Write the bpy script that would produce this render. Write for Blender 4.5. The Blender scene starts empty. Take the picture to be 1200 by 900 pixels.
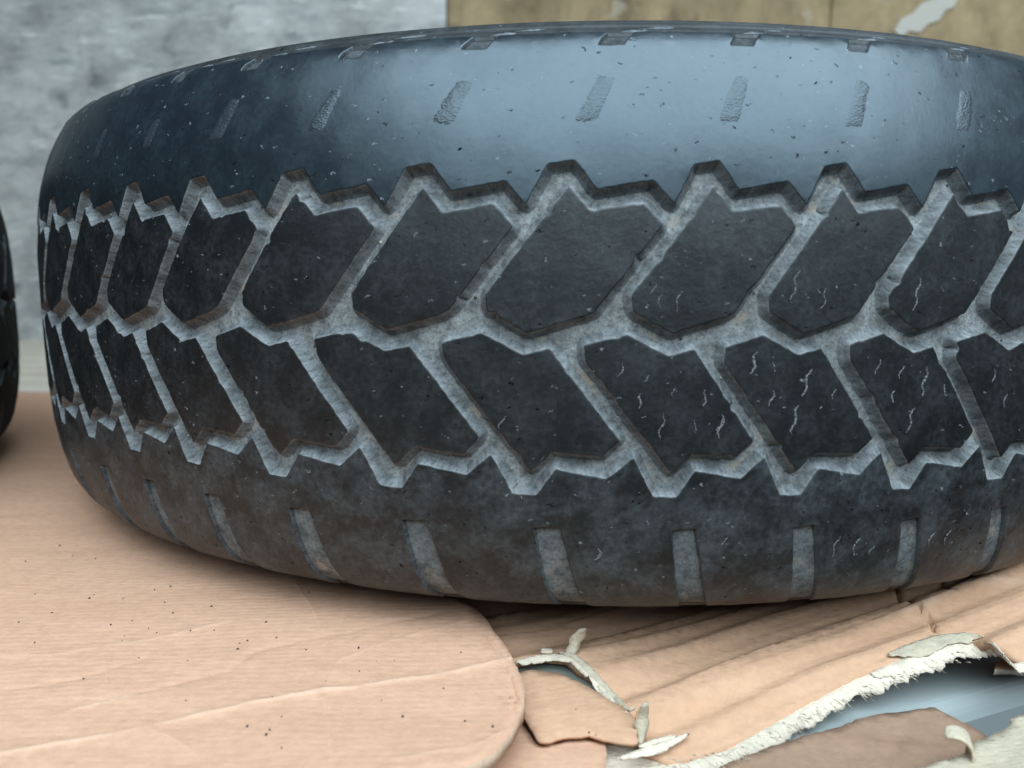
import bpy, bmesh, math, random
import numpy as np
from mathutils import Vector, Matrix, noise
from mathutils.geometry import delaunay_2d_cdt

random.seed(7); rng = np.random.default_rng(7)
S = bpy.context.scene
COL = S.collection
R = 0.33                                   # tread radius of the tyre, metres

# ------------------------------------------------------------------ camera
CAM = np.array([0.0, -0.562, 0.0169])
YAW, PIT, ROL, FPX = -0.0791, 0.1391, 0.0032, 900.0
_F = np.array([math.sin(YAW)*math.cos(PIT), math.cos(YAW)*math.cos(PIT), -math.sin(PIT)])
_R = np.array([math.cos(YAW), -math.sin(YAW), 0.0]); _U = np.cross(_R, _F)
_R2 = math.cos(ROL)*_R + math.sin(ROL)*_U; _U2 = -math.sin(ROL)*_R + math.cos(ROL)*_U
cd = bpy.data.cameras.new('camera'); cam = bpy.data.objects.new('camera', cd); COL.objects.link(cam)
cd.sensor_width = 36; cd.lens = FPX/1200*36; cd.clip_start = 0.01; cd.clip_end = 50
cd.dof.use_dof = True; cd.dof.focus_distance = 0.275; cd.dof.aperture_fstop = 11
m = Matrix.Identity(4)
for i in range(3):
    m[i][0], m[i][1], m[i][2], m[i][3] = _R2[i], _U2[i], -_F[i], CAM[i]
cam.matrix_world = m
S.camera = cam

# ------------------------------------------------------------------ light
SUN_EL, SUN_AZ = math.radians(62), math.radians(165)
w = bpy.data.worlds.new('World'); S.world = w; w.use_nodes = True
nt = w.node_tree; bg = nt.nodes['Background']
sky = nt.nodes.new('ShaderNodeTexSky'); sky.sky_type = 'NISHITA'; sky.sun_disc = False
sky.sun_elevation = SUN_EL; sky.sun_rotation = SUN_AZ; sky.dust_density = 1.0; sky.air_density = 1.0
nt.links.new(sky.outputs[0], bg.inputs[0]); bg.inputs[1].default_value = 0.022
al = bpy.data.lights.new('open_sky', 'AREA'); al.shape = 'RECTANGLE'; al.size = 2.9; al.size_y = 2.0
al.energy = 112; al.color = (0.70, 0.89, 1.0)
ao = bpy.data.objects.new('open_sky', al); COL.objects.link(ao)
ao.location = (0.34, -1.10, 1.34)
ao.rotation_euler = (Vector((0.05, -0.25, 0.0)) - Vector(ao.location)).to_track_quat('-Z', 'Y').to_euler()
S.view_settings.view_transform = 'Standard'; S.view_settings.look = 'None'
S.view_settings.exposure = 0.0; S.view_settings.gamma = 1.0
S.render.resolution_x = 1024; S.render.resolution_y = 768

# ------------------------------------------------------------------ helpers
def at(x, y, z):
    """point of the photograph (1200x900) on the level z"""
    v = _F + (x-600)/FPX*_R2 - (y-450)/FPX*_U2
    t = (z-CAM[2])/v[2]
    return CAM + t*v
def on_wall(x, y, Y):
    v = _F + (x-600)/FPX*_R2 - (y-450)/FPX*_U2
    t = (Y-CAM[1])/v[1]
    return CAM + t*v
def tag(o, label=None, cat=None, group=None, kind=None):
    if label: o['label'] = label
    if cat: o['category'] = cat
    if group: o['group'] = group
    if kind: o['kind'] = kind
    return o
def empty(name, loc):
    o = bpy.data.objects.new(name, None); COL.objects.link(o); o.location = loc; o.empty_display_size = .05
    return o
def mesh_obj(name, verts, faces, mats, parent=None, fmat=None, uv=None, smooth=True, loc=(0, 0, 0), attr=None):
    me = bpy.data.meshes.new(name)
    me.from_pydata([tuple(map(float, v)) for v in verts], [], [tuple(map(int, f)) for f in faces])
    for mm in (mats if isinstance(mats, (list, tuple)) else [mats]): me.materials.append(mm)
    if fmat is not None: me.polygons.foreach_set('material_index', np.asarray(fmat, dtype=np.int32))
    if smooth: me.polygons.foreach_set('use_smooth', np.ones(len(me.polygons), dtype=bool))
    if uv is not None:
        l = me.uv_layers.new(name='UVMap')
        vi = np.zeros(len(me.loops), dtype=np.int32); me.loops.foreach_get('vertex_index', vi)
        l.data.foreach_set('uv', np.asarray(uv, dtype=np.float32)[vi].ravel())
    if attr is not None:
        a = me.attributes.new('wear', 'FLOAT', 'POINT'); a.data.foreach_set('value', np.asarray(attr, dtype=np.float32))
    me.update()
    o = bpy.data.objects.new(name, me); COL.objects.link(o); o.location = loc
    if parent: o.parent = parent
    return o

# ------------------------------------------------------------------ materials
class Mat:
    def __init__(s, name):
        s.m = bpy.data.materials.new(name); s.m.use_nodes = True
        s.t = s.m.node_tree; s.b = s.t.nodes['Principled BSDF']; s.tc = s.n('ShaderNodeTexCoord')
    def n(s, typ, **kw):
        o = s.t.nodes.new(typ)
        for k, v in kw.items(): setattr(o, k, v)
        return o
    def put(s, sock, v):
        if isinstance(v, bpy.types.NodeSocket): s.t.links.new(v, sock)
        elif isinstance(v, (tuple, list)) and len(v) == 3 and sock.type == 'RGBA': sock.default_value = (*v, 1)
        else: sock.default_value = v
    def mapping(s, src, scale=(1, 1, 1), rot=(0, 0, 0), loc=(0, 0, 0)):
        o = s.n('ShaderNodeMapping'); s.put(o.inputs[0], src)
        o.inputs['Scale'].default_value = scale; o.inputs['Rotation'].default_value = rot; o.inputs['Location'].default_value = loc
        return o.outputs[0]
    def noise(s, vec, scale, detail=4, rough=.6, dist=0):
        o = s.n('ShaderNodeTexNoise'); s.put(o.inputs['Vector'], vec)
        o.inputs['Scale'].default_value = scale; o.inputs['Detail'].default_value = detail
        o.inputs['Roughness'].default_value = rough; o.inputs['Distortion'].default_value = dist
        return o.outputs[0]
    def voro(s, vec, scale, out=0, feature='F1', rnd=1.0):
        o = s.n('ShaderNodeTexVoronoi', feature=feature); s.put(o.inputs['Vector'], vec); o.inputs['Scale'].default_value = scale
        if 'Randomness' in o.inputs: o.inputs['Randomness'].default_value = rnd
        return o.outputs[out]
    def ramp(s, v, *stops):
        o = s.n('ShaderNodeValToRGB'); s.put(o.inputs[0], v); e = o.color_ramp.elements
        while len(e) < len(stops): e.new(.5)
        for i, (p, c) in enumerate(stops):
            e[i].position = p; e[i].color = (c, c, c, 1) if isinstance(c, (int, float)) else (*c, 1)
        return o.outputs[0]
    def mix(s, f, a, b, mode='MIX'):
        o = s.n('ShaderNodeMix', data_type='RGBA', blend_type=mode)
        s.put(o.inputs[0], f); s.put(o.inputs[6], a); s.put(o.inputs[7], b)
        return o.outputs[2]
    def math(s, op, a, b=0.0, c=None):
        o = s.n('ShaderNodeMath', operation=op); s.put(o.inputs[0], a); s.put(o.inputs[1], b)
        if c is not None: s.put(o.inputs[2], c)
        return o.outputs[0]
    def attr(s, name):
        o = s.n('ShaderNodeAttribute', attribute_name=name); return o.outputs['Fac']
    def bump(s, h, strength, dist, prev=None):
        o = s.n('ShaderNodeBump'); o.inputs['Strength'].default_value = strength; o.inputs['Distance'].default_value = dist
        s.put(o.inputs['Height'], h)
        if prev is not None: s.put(o.inputs['Normal'], prev)
        return o.outputs[0]
    def done(s, col, rough, nrm=None, spec=.5):
        s.put(s.b.inputs['Base Color'], col); s.put(s.b.inputs['Roughness'], rough)
        if nrm is not None: s.put(s.b.inputs['Normal'], nrm)
        s.b.inputs['Specular IOR Level'].default_value = spec
        return s.m

def specks(M, vec, scale, keep, size, stretch, rot, seed):
    """scattered little elongated marks: 1 inside a mark, 0 elsewhere"""
    wob = M.n('ShaderNodeVectorMath', operation='MULTIPLY_ADD')
    nz = M.n('ShaderNodeTexNoise'); M.put(nz.inputs['Vector'], vec); nz.inputs['Scale'].default_value = scale*2.2; nz.inputs['Detail'].default_value = 2
    M.put(wob.inputs[0], nz.outputs[1]); wob.inputs[1].default_value = (0.7/scale,)*3; M.put(wob.inputs[2], vec)
    mp = M.mapping(wob.outputs[0], (1, stretch, 1), (0, 0, rot), (seed, seed*.7, 0))
    vo = M.n('ShaderNodeTexVoronoi'); M.put(vo.inputs['Vector'], mp); vo.inputs['Scale'].default_value = scale
    sep = M.n('ShaderNodeSeparateColor'); M.put(sep.inputs[0], vo.outputs['Color'])
    on = M.math('GREATER_THAN', sep.outputs[0], 1-keep)
    th = M.math('MULTIPLY', sep.outputs[1], size)
    near = M.math('LESS_THAN', vo.outputs['Distance'], th)
    return M.math('MULTIPLY', on, near)

def rubber(name, base, dust, dustcol, rough, muddy=0.0, spec=.85, bumpd=.0003):
    M = Mat(name); uv = M.tc.outputs['UV']         # UV is metres x10 along the tread / across it
    nz = M.n('ShaderNodeTexNoise'); M.put(nz.inputs['Vector'], uv); nz.inputs['Scale'].default_value = 45; nz.inputs['Detail'].default_value = 3; nz.inputs['Roughness'].default_value = .65
    wob = M.n('ShaderNodeVectorMath', operation='MULTIPLY_ADD'); M.put(wob.inputs[0], nz.outputs[1]); wob.inputs[1].default_value = (.045,)*3; M.put(wob.inputs[2], uv)
    mid = nz.outputs[0]; big = M.noise(uv, 8, 3, .65)
    grain = M.noise(M.mapping(uv, (1, 3.2, 1)), 260, 2, .7)
    f = M.ramp(M.math('MULTIPLY', big, mid), (.20, 0.0), (.40, dust))
    col = M.mix(f, base, dustcol)
    if muddy:
        mud = M.ramp(M.noise(M.mapping(uv, (1, 1, 1), loc=(3.1, 1.7, 0)), 6, 6, .7), (.42, 0.0), (.68, muddy))
        mud2 = M.math('MULTIPLY', mud, M.ramp(mid, (.34, .45), (.66, 1.0)))
        col = M.mix(mud2, col, (0.105, 0.118, 0.128))
    def marks(scale, keep, size, stretch, rot, seed):
        vo = M.n('ShaderNodeTexVoronoi'); M.put(vo.inputs['Vector'], M.mapping(wob.outputs[0], (1, stretch, 1), (0, 0, rot), (seed, seed*.7, 0))); vo.inputs['Scale'].default_value = scale
        sep = M.n('ShaderNodeSeparateColor'); M.put(sep.inputs[0], vo.outputs['Color'])
        on = M.math('GREATER_THAN', sep.outputs[0], 1-keep)
        near = M.math('LESS_THAN', vo.outputs['Distance'], M.math('MULTIPLY', M.math('POWER', sep.outputs[1], 2.0), size))
        return M.math('MULTIPLY', on, near)
    light = marks(24, .45, .20, 3.4, 1.15, 1.3)
    nick = marks(22, .55, .22, 4.2, .18, 9.1)
    col = M.mix(M.math('MULTIPLY', light, .55), col, (.30, .32, .325))
    col = M.mix(nick, col, (.006, .006, .007))
    h = M.math('ADD', M.math('MULTIPLY', grain, .4), M.math('MULTIPLY', mid, .8))
    nr = M.bump(h, .5, bumpd)
    rg = M.math('ADD', rough-.12, M.math('MULTIPLY', big, .24))
    rg = M.math('ADD', rg, M.math('MULTIPLY', M.math('MAXIMUM', nick, light), .4))
    M.done(col, rg, nr, spec)
    M.put(M.b.inputs['Specular IOR Level'], M.math('MULTIPLY', M.math('SUBTRACT', 1.0, nick), spec))
    return M.m

def dusty(name, c0, c1, stain):
    M = Mat(name); uv = M.tc.outputs['UV']
    a = M.noise(uv, 16, 4, .7); b = M.noise(uv, 75, 3, .75)
    col = M.mix(M.ramp(a, (.34, 0.0), (.64, 1.0)), c0, c1)
    col = M.mix(M.ramp(b, (.36, .5), (.52, 0.0)), col, tuple(x*.30 for x in c0))
    sa = M.ramp(M.noise(M.mapping(uv, loc=(7, 2, 0)), 11, 2, .5), (.60, 0.0), (.70, stain))
    col = M.mix(sa, col, (.34, .27, .20))
    pit = M.ramp(M.voro(uv, 85), (.04, 1.0), (.15, 0.0))
    col = M.mix(M.math('MULTIPLY', pit, .55), col, (.02, .02, .022))
    h = M.math('SUBTRACT', M.noise(uv, 110, 3, .75), M.math('MULTIPLY', pit, .6))
    return M.done(col, .85, M.bump(h, .7, .0005), .25)

def cardboard(name, base, lightc, flute_dir, flute_freq, flute_amt):
    M = Mat(name); oc = M.tc.outputs['Object']
    st = M.mapping(oc, (1, 6, 1), (0, 0, -flute_dir))
    a = M.noise(st, 16, 5, .6); b = M.noise(oc, 260, 4, .7); c = M.noise(oc, 9, 4, .55)
    col = M.mix(M.ramp(a, (.3, 0.0), (.7, .55)), base, lightc)
    col = M.mix(M.ramp(b, (.35, .28), (.6, 0.0)), col, tuple(x*.62 for x in base))
    col = M.mix(M.ramp(c, (.35, .22), (.65, 0.0)), col, tuple(x*.72 for x in base))
    col = M.mix(M.math('MULTIPLY', M.attr('wear'), .5), col, (.80, .56, .42))
    wv = M.n('ShaderNodeTexWave', wave_type='BANDS', bands_direction='Y')
    M.put(wv.inputs['Vector'], M.mapping(oc, (1, 1, 1), (0, 0, -flute_dir)))
    wv.inputs['Scale'].default_value = flute_freq; wv.inputs['Distortion'].default_value = 3.5
    wv.inputs['Detail'].default_value = 2; wv.inputs['Detail Scale'].default_value = .6
    fl = M.math('MULTIPLY', wv.outputs[1], M.ramp(M.noise(oc, 12, 3, .5), (.3, .2), (.7, 1.0)))
    nr = M.bump(fl, flute_amt, .0006)
    nr = M.bump(M.math('ADD', M.noise(oc, 420, 3, .7), M.noise(M.mapping(oc, (1, 7, 1), (0, 0, -flute_dir)), 55, 5, .65)), .45, .0007, nr)
    return M.done(col, .88, nr, .2)

def torn_paper(name, c):
    M = Mat(name); oc = M.tc.outputs['Object']
    a = M.noise(oc, 120, 5, .7); b = M.noise(M.mapping(oc, (1, 4, 1), (0, 0, .5)), 300, 4, .7)
    col = M.mix(M.ramp(a, (.35, 0.0), (.7, .7)), c, tuple(x*.62 for x in c))
    return M.done(col, .95, M.bump(M.math('ADD', a, b), .8, .0012), .15)

RUB = rubber('worn_tread_rubber', (.006, .0068, .0075), .5, (.040, .043, .046), .42, spec=.6)
RUBU = rubber('polished_shoulder_rubber', (.008, .0105, .013), .25, (.03, .056, .062), .35, spec=.9, bumpd=.00013)
RUBL = rubber('dirty_shoulder_rubber', (.007, .0078, .0085), .35, (.055, .061, .066), .48, .6, spec=.45)
RUBS = rubber('sidewall_rubber', (.009, .009, .0095), .3, (.04, .041, .043), .52, .3, spec=.5)
RUBU.node_tree.nodes['Principled BSDF'].inputs['Specular Tint'].default_value = (.76, .90, 1.0, 1)  # blue of the sky's sheen put into the reflection colour
DUST = dusty('dusty_groove', (.13, .13, .125), (.37, .37, .36), .9)
DUSTW = dusty('dusty_groove_wall', (.095, .098, .10), (.245, .25, .253), .1)  # dust toned below the floor's; shade of the upper rims is in the colour
SCUFF = dusty('scuffed_rubber', (.035, .037, .04), (.085, .09, .094), .0)
SLOTF = dusty('dusty_slot', (.07, .073, .075), (.18, .187, .188), .5)
CARD_A = cardboard('kraft_cardboard', (.57, .318, .205), (.68, .40, .27), math.radians(10), 105, .15)
CARD_B = cardboard('crumpled_cardboard', (.55, .31, .19), (.66, .395, .255), math.radians(24), 100, .15)
CARD_C = cardboard('brown_cardboard', (.30, .175, .115), (.40, .26, .18), math.radians(50), 36, .5)
TORN = torn_paper('torn_white_fibre', (.78, .64, .50))
TORNC = torn_paper('torn_cream_liner', (.60, .49, .36))

# ------------------------------------------------------------------ the setting
YW = 0.95
def slab(name, x0, x1, y0, y1, z0, z1, mat, parent=None, bev=.002):
    bm = bmesh.new(); bmesh.ops.create_cube(bm, size=1)
    for v in bm.verts:
        v.co = Vector(((x0+x1)/2+v.co.x*(x1-x0), (y0+y1)/2+v.co.y*(y1-y0), (z0+z1)/2+v.co.z*(z1-z0)))
    bmesh.ops.bevel(bm, geom=bm.edges[:], offset=bev, segments=2, affect='EDGES')
    me = bpy.data.meshes.new(name); bm.to_mesh(me); bm.free(); me.materials.append(mat)
    o = bpy.data.objects.new(name, me); COL.objects.link(o)
    if parent: o.parent = parent
    return o
M = Mat('weathered_grey_paint'); oc = M.tc.outputs['Object']
a = M.noise(M.mapping(oc, (1, 1, 1.6)), 6, 7, .68); b = M.noise(M.mapping(oc, (.8, 1, 3)), 13, 6, .7); c = M.noise(oc, 11, 5, .6)
col = M.mix(M.ramp(a, (.32, 0.0), (.64, 1.0)), (.20, .19, .18), (.50, .475, .45))
col = M.mix(M.ramp(b, (.34, .75), (.48, 0.0)), col, (.17, .185, .19))
col = M.mix(M.ramp(c, (.30, .8), (.42, 0.0)), col, (.09, .095, .09))
scr = M.ramp(M.noise(M.mapping(oc, (1, 1, 7), (0, .35, 0)), 14, 5, .7), (.58, 0.0), (.66, .8))
col = M.mix(scr, col, (.70, .66, .61))
PAINT = M.done(col, .6, M.bump(b, .3, .002), .3)
M = Mat('stained_plywood'); oc = M.tc.outputs['Object']
a = M.noise(M.mapping(oc, (1.4, 1, 1)), 6, 7, .7, .4); b = M.noise(M.mapping(oc, (1.3, 1, .8)), 7, 5, .6); c = M.noise(oc, 20, 4, .6)
col = M.mix(M.ramp(a, (.34, 0.0), (.66, 1.0)), (.15, .10, .052), (.35, .25, .14))
col = M.mix(M.ramp(b, (.34, .85), (.46, 0.0)), col, (.05, .04, .03))
col = M.mix(M.ramp(c, (.62, 0.0), (.72, .5)), col, (.42, .36, .28))
PLY = M.done(col, .8, M.bump(a, .3, .002), .25)
M = Mat('pale_floor_boards'); oc = M.tc.outputs['Object']
a = M.noise(M.mapping(oc, (1, 5, 1)), 9, 5, .6)
FLOOR = M.done(M.mix(M.ramp(a, (.3, 0.0), (.7, 1.0)), (.44, .36, .28), (.62, .53, .43)), .8, None, .3)

ZC = -0.105                                  # top of the cardboard the tyre lies on
wall = tag(empty('back_wall', (0, YW, -.125)), kind='structure')
xs = on_wall(523, 0, YW)[0]; xs2 = on_wall(975, 0, YW)[0]
for nm, x0, x1, mt, dy in (('painted_panel', -2.2, xs-.001, PAINT, 0), ('plywood_panel', xs+.002, xs2-.0006, PLY, .003), ('plywood_panel', xs2+.0006, 1.9, PLY, 0)):
    o = slab(nm, x0, x1, dy, .03+dy, .0, 1.15, mt, wall)
floor = tag(empty('floor', (0, 0, -.16)), kind='structure')
ys = [-.08, .2, .41, .66, .946]
for i in range(4):
    slab('floor_board', -2.2, 1.9, ys[i]+.002, ys[i+1]-.002, 0, .043, FLOOR, floor)
slab('floor_board', -2.2, .02, -.45, -.082, 0, .034, FLOOR, floor)

# ------------------------------------------------------------------ tyre
# profile: across-tread coordinate V (metres; V = height on the tread, arc length on the sidewall) -> radius, height
PU = [(0, .3300, 0), (.02, .3299, .02), (.035, .3293, .035), (.05, .3279, .05), (.06, .3261, .06), (.07, .3232, .07), (.08, .3191, .08),
      (.086, .3159, .0862), (.0892, .3140, .0893), (.0902, .3132, .0900), (.094, .3102, .0925), (.10, .3050, .0955), (.11, .2960, .0995), (.125, .2815, .1035),
      (.145, .2617, .1055), (.165, .2418, .104), (.185, .2225, .0985), (.20, .208, .092), (.208, .2035, .086), (.22, .2035, .074)]
PL = [(0, .3300, 0), (.02, .3299, .02), (.04, .3294, .04), (.055, .3282, .055), (.065, .3268, .065), (.075, .3247, .075), (.083, .3222, .083),
      (.089, .3188, .0888), (.094, .3150, .0922), (.10, .3096, .0952), (.11, .300, .0985), (.125, .2855, .1025),
      (.145, .2657, .1048), (.165, .2458, .1035), (.185, .2265, .0985), (.20, .2125, .0925), (.208, .2085, .0865), (.22, .2085, .0745)]
tab = np.array([(-v, r, -z) for v, r, z in PL[:0:-1]] + list(PU))
def herm(x, X, Y):
    d = np.gradient(Y, X); i = np.clip(np.searchsorted(X, x)-1, 0, len(X)-2)
    h = X[i+1]-X[i]; t = np.clip((x-X[i])/h, 0, 1)
    return (2*t**3-3*t**2+1)*Y[i]+(t**3-2*t**2+t)*h*d[i]+(-2*t**3+3*t**2)*Y[i+1]+(t**3-t**2)*h*d[i+1]
def prof(V):
    return herm(V, tab[:, 0], tab[:, 1]), herm(V, tab[:, 0], tab[:, 2])
P0 = 0.0441                                   # reference pitch length, metres
known = [-.6594, -.5415, -.4307, -.3091, -.1767, -.0429, .0906, .2120, .3322, .4530]
seq = [.118, .118, .133, .121, .111, .121, .133]*6
gap = 2*math.pi-(known[-1]-known[0]); sc = gap/sum(seq)
ph = list(known)
for q in seq: ph.append(ph[-1]+q*sc)
NP = len(ph)-1                                # pitches round the tyre
KB = 24                                       # the bands are joined at the back, this many pitches before the first
PH = np.array(ph)
def phi_of(x):
    """running tread coordinate (metres at the reference pitch, 0 at pitch 0) -> angle"""
    t = np.asarray(x)/P0; n = np.floor(t/NP)
    return np.interp(t-n*NP, np.arange(NP+1), PH)+n*2*math.pi
def place(x, V, h):
    x = np.asarray(x, float); V = np.asarray(V, float); h = np.asarray(h, float)
    r, z = prof(V); e = 5e-4
    r2, z2 = prof(V+e); r1, z1 = prof(V-e)
    tr, tz = r2-r1, z2-z1; L = np.hypot(tr, tz)+1e-12
    rr, zz = r+h*tz/L, z-h*tr/L
    a = phi_of(x)
    return np.stack([rr*np.sin(a), -rr*np.cos(a), zz], 1)
def dense(pts, step, jit=0.0, corner=.0007):
    """closed outline -> evenly sampled outline with slightly rounded, ragged edges"""
    out = []; n = len(pts)
    for i in range(n):
        p0, p, p2 = map(np.array, (pts[i-1], pts[i], pts[(i+1) % n]))
        d0 = np.linalg.norm(p-p0); d2 = np.linalg.norm(p2-p)
        a = p+(p0-p)/d0*min(corner, d0*.3); b = p+(p2-p)/d2*min(corner, d2*.3)
        out.append(a); out.append(.25*a+.5*p+.25*b); out.append(b)
    res = []
    for i in range(len(out)):
        a, b = out[i], out[(i+1) % len(out)]; L = np.linalg.norm(b-a); k = max(1, int(round(L/step)))
        for j in range(k): res.append(a+(b-a)*j/k)
    res = np.array(res)
    if jit:
        for i, p in enumerate(res):
            q = Vector((p[0]*420, p[1]*420, 0)); q2 = Vector((p[0]*90, p[1]*90, 5))
            res[i] = p+jit*np.array([noise.noise(q)+.8*noise.noise(q2), noise.noise(q+Vector((9, 3, 1)))+.8*noise.noise(q2+Vector((4, 4, 4)))])
    return res
def inset(B, d):
    t = np.roll(B, -1, 0)-np.roll(B, 1, 0); t /= np.linalg.norm(t, axis=1)[:, None]+1e-12
    return B+d*np.stack([-t[:, 1], t[:, 0]], 1)      # counter-clockwise outline: left normal points inside
def area(B): return .5*np.sum(B[:, 0]*np.roll(B[:, 1], -1)-np.roll(B[:, 0], -1)*B[:, 1])
def segdist(P, A, Bq):
    d = Bq-A; L = (d*d).sum(1)+1e-15
    t = np.clip(((P[:, None]-A[None])*d[None]).sum(2)/L, 0, 1)
    return np.sqrt(((P[:, None]-(A[None]+t[..., None]*d[None]))**2).sum(2)).min(1)
def inside(P, B):
    x, y = P[:, 0][:, None], P[:, 1][:, None]; x0, y0 = B[:, 0], B[:, 1]; x1, y1 = np.roll(x0, -1), np.roll(y0, -1)
    c = ((y0 > y) != (y1 > y)) & (x < (x1-x0)*(y-y0)/(y1-y0+1e-15)+x0)
    return c.sum(1) % 2 == 1
RINGS = [(-.0034, -.0043), (-.0021, -.0037), (-.0010, -.0025), (-.0003, -.0010), (0.0, -.00012), (.00022, 0.0), (.0006, 0.0)]
def relief(x, V):
    return .00022*noise.noise(Vector((x*60, V*60, 3)))+.00010*noise.noise(Vector((x*190, V*190, 8)))
def pillow(outline, interior, rings=RINGS):
    """raised piece of tread: curved walls, rounded ragged rim, uneven worn top"""
    B = outline if area(outline) > 0 else outline[::-1]
    n = len(B); X = []; H = []
    for off, h in rings: X.append(inset(B, off)); H += [h]*n
    top = X[-1]
    pts = [Vector(p) for p in top]+[Vector(p) for p in interior]
    vo, _, fo, ov, _, _ = delaunay_2d_cdt(pts, [(i, (i+1) % n) for i in range(n)], [list(range(n))], 1, 1e-7)
    flat = np.concatenate(X); nb = (len(rings)-1)*n
    idx = {}; extra = []
    for i, src in enumerate(ov):
        s = [q for q in src if q < n]
        if s: idx[i] = nb+s[0]
        else: idx[i] = len(rings)*n+len(extra); extra.append(tuple(vo[i]))
    if extra: flat = np.concatenate([flat, np.array(extra)])
    H = np.array(H+[0.0]*len(extra))
    faces = []; fm = []
    for k in range(len(rings)-1):
        for i in range(n):
            j = (i+1) % n
            faces.append((k*n+i, k*n+j, (k+1)*n+j, (k+1)*n+i)); fm.append((1 if abs(B[i, 1]) < .056 else 2) if k < 4 else 0)
    for f in fo:
        g = tuple(idx[i] for i in f)
        if len(set(g)) == len(g): faces.append(g); fm.append(0)
    for i in range(len(flat)):
        if H[i] > -.001: H[i] += relief(flat[i, 0], flat[i, 1])
    return flat, H, faces, fm
mm = 1e-3
UPPER = [(12.0, 43.5), (18.6, 36.1), (34.4, 38.3), (40.2, 32.0), (20.2, 6.0), (18.0, 5.0), (0.0, 0.0), (-12.1, 6.6), (-12.5, 11.5)]
LOWER = [(-26.4, -3.5), (-13.6, -.1), (-1.0, -6.5), (7.2, -4.4), (29.4, -33.0), (24.2, -38.5), (7.7, -37.2), (1.5, -43.4), (-26.0, -8.6)]
ZIGU = [(-.5, 38.0), (5.9, 49.6), (13.9, 50.8), (20.6, 42.2), (37.2, 45.0)]
ZIGL = [(-10.9, -38.2), (-4.2, -50.8), (3.5, -51.0), (9.3, -42.4), (25.4, -45.2)]
SLOT = [(2.3, -62.3), (11.0, -61.6), (13.6, -72), (16.6, -84), (22.5, -100.5), (11.5, -100.5), (6.2, -84), (4.0, -72)]
NOTCH = [(20.5, 86.6), (29.0, 86.4), (31.2, 89.5), (33.0, 104.5), (24.2, 104.5), (22.3, 89.5)]
ZT = -ZC                                      # the tyre's own centre above its base
tyre = empty('tyre', (0, 0, ZC))
tag(tyre, 'large worn black tyre with zigzag tread lying flat on the cardboard', 'tyre', 'tyres lying on the cardboard')
def uvof(flat): return np.stack([flat[:, 0]*10, flat[:, 1]*10], 1)
def grid_in(B, step, clear):
    lo, hi = B.min(0), B.max(0)
    gx, gy = np.meshgrid(np.arange(lo[0], hi[0], step), np.arange(lo[1], hi[1], step))
    G = np.stack([gx.ravel(), gy.ravel()], 1)+rng.uniform(-.25, .25, (gx.size, 2))*step
    G = G[inside(G, B)]
    return G[segdist(G, B, np.roll(B, -1, 0)) > clear] if len(G) else G
blocks = {}
for k in range(NP):
    near = min(abs(PH[k]), 2*math.pi-abs(PH[k])) < 1.35
    for row, shape in (('u', UPPER), ('l', LOWER)):
        q = np.array(shape)*mm; q[:, 0] += (k if k < NP-KB else k-NP)*P0
        q += rng.normal(0, .00022, q.shape)
        B = dense(q, .0008 if near else .004, .00028 if near else 0)
        if area(B) < 0: B = B[::-1]
        if near:                              # chipped spots along the rim
            for _ in range(rng.integers(3, 7)):
                c0 = B[rng.integers(len(B))]; d = np.linalg.norm(B-c0, axis=1); am, wd = rng.uniform(.0003, .0011), rng.uniform(.0007, .0018)
                B = B+(inset(B, 1.0)-B)*(am*np.exp(-(d/wd)**2))[:, None]
        flat, H, F, fm = pillow(B, grid_in(B, .0030 if near else .008, .0022))
        o = mesh_obj('tread_block', place(flat[:, 0], flat[:, 1], H), F, [RUB, DUSTW], tyre, fm, uvof(flat), loc=(0, 0, ZT))
        blocks[(k, row)] = o
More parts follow.
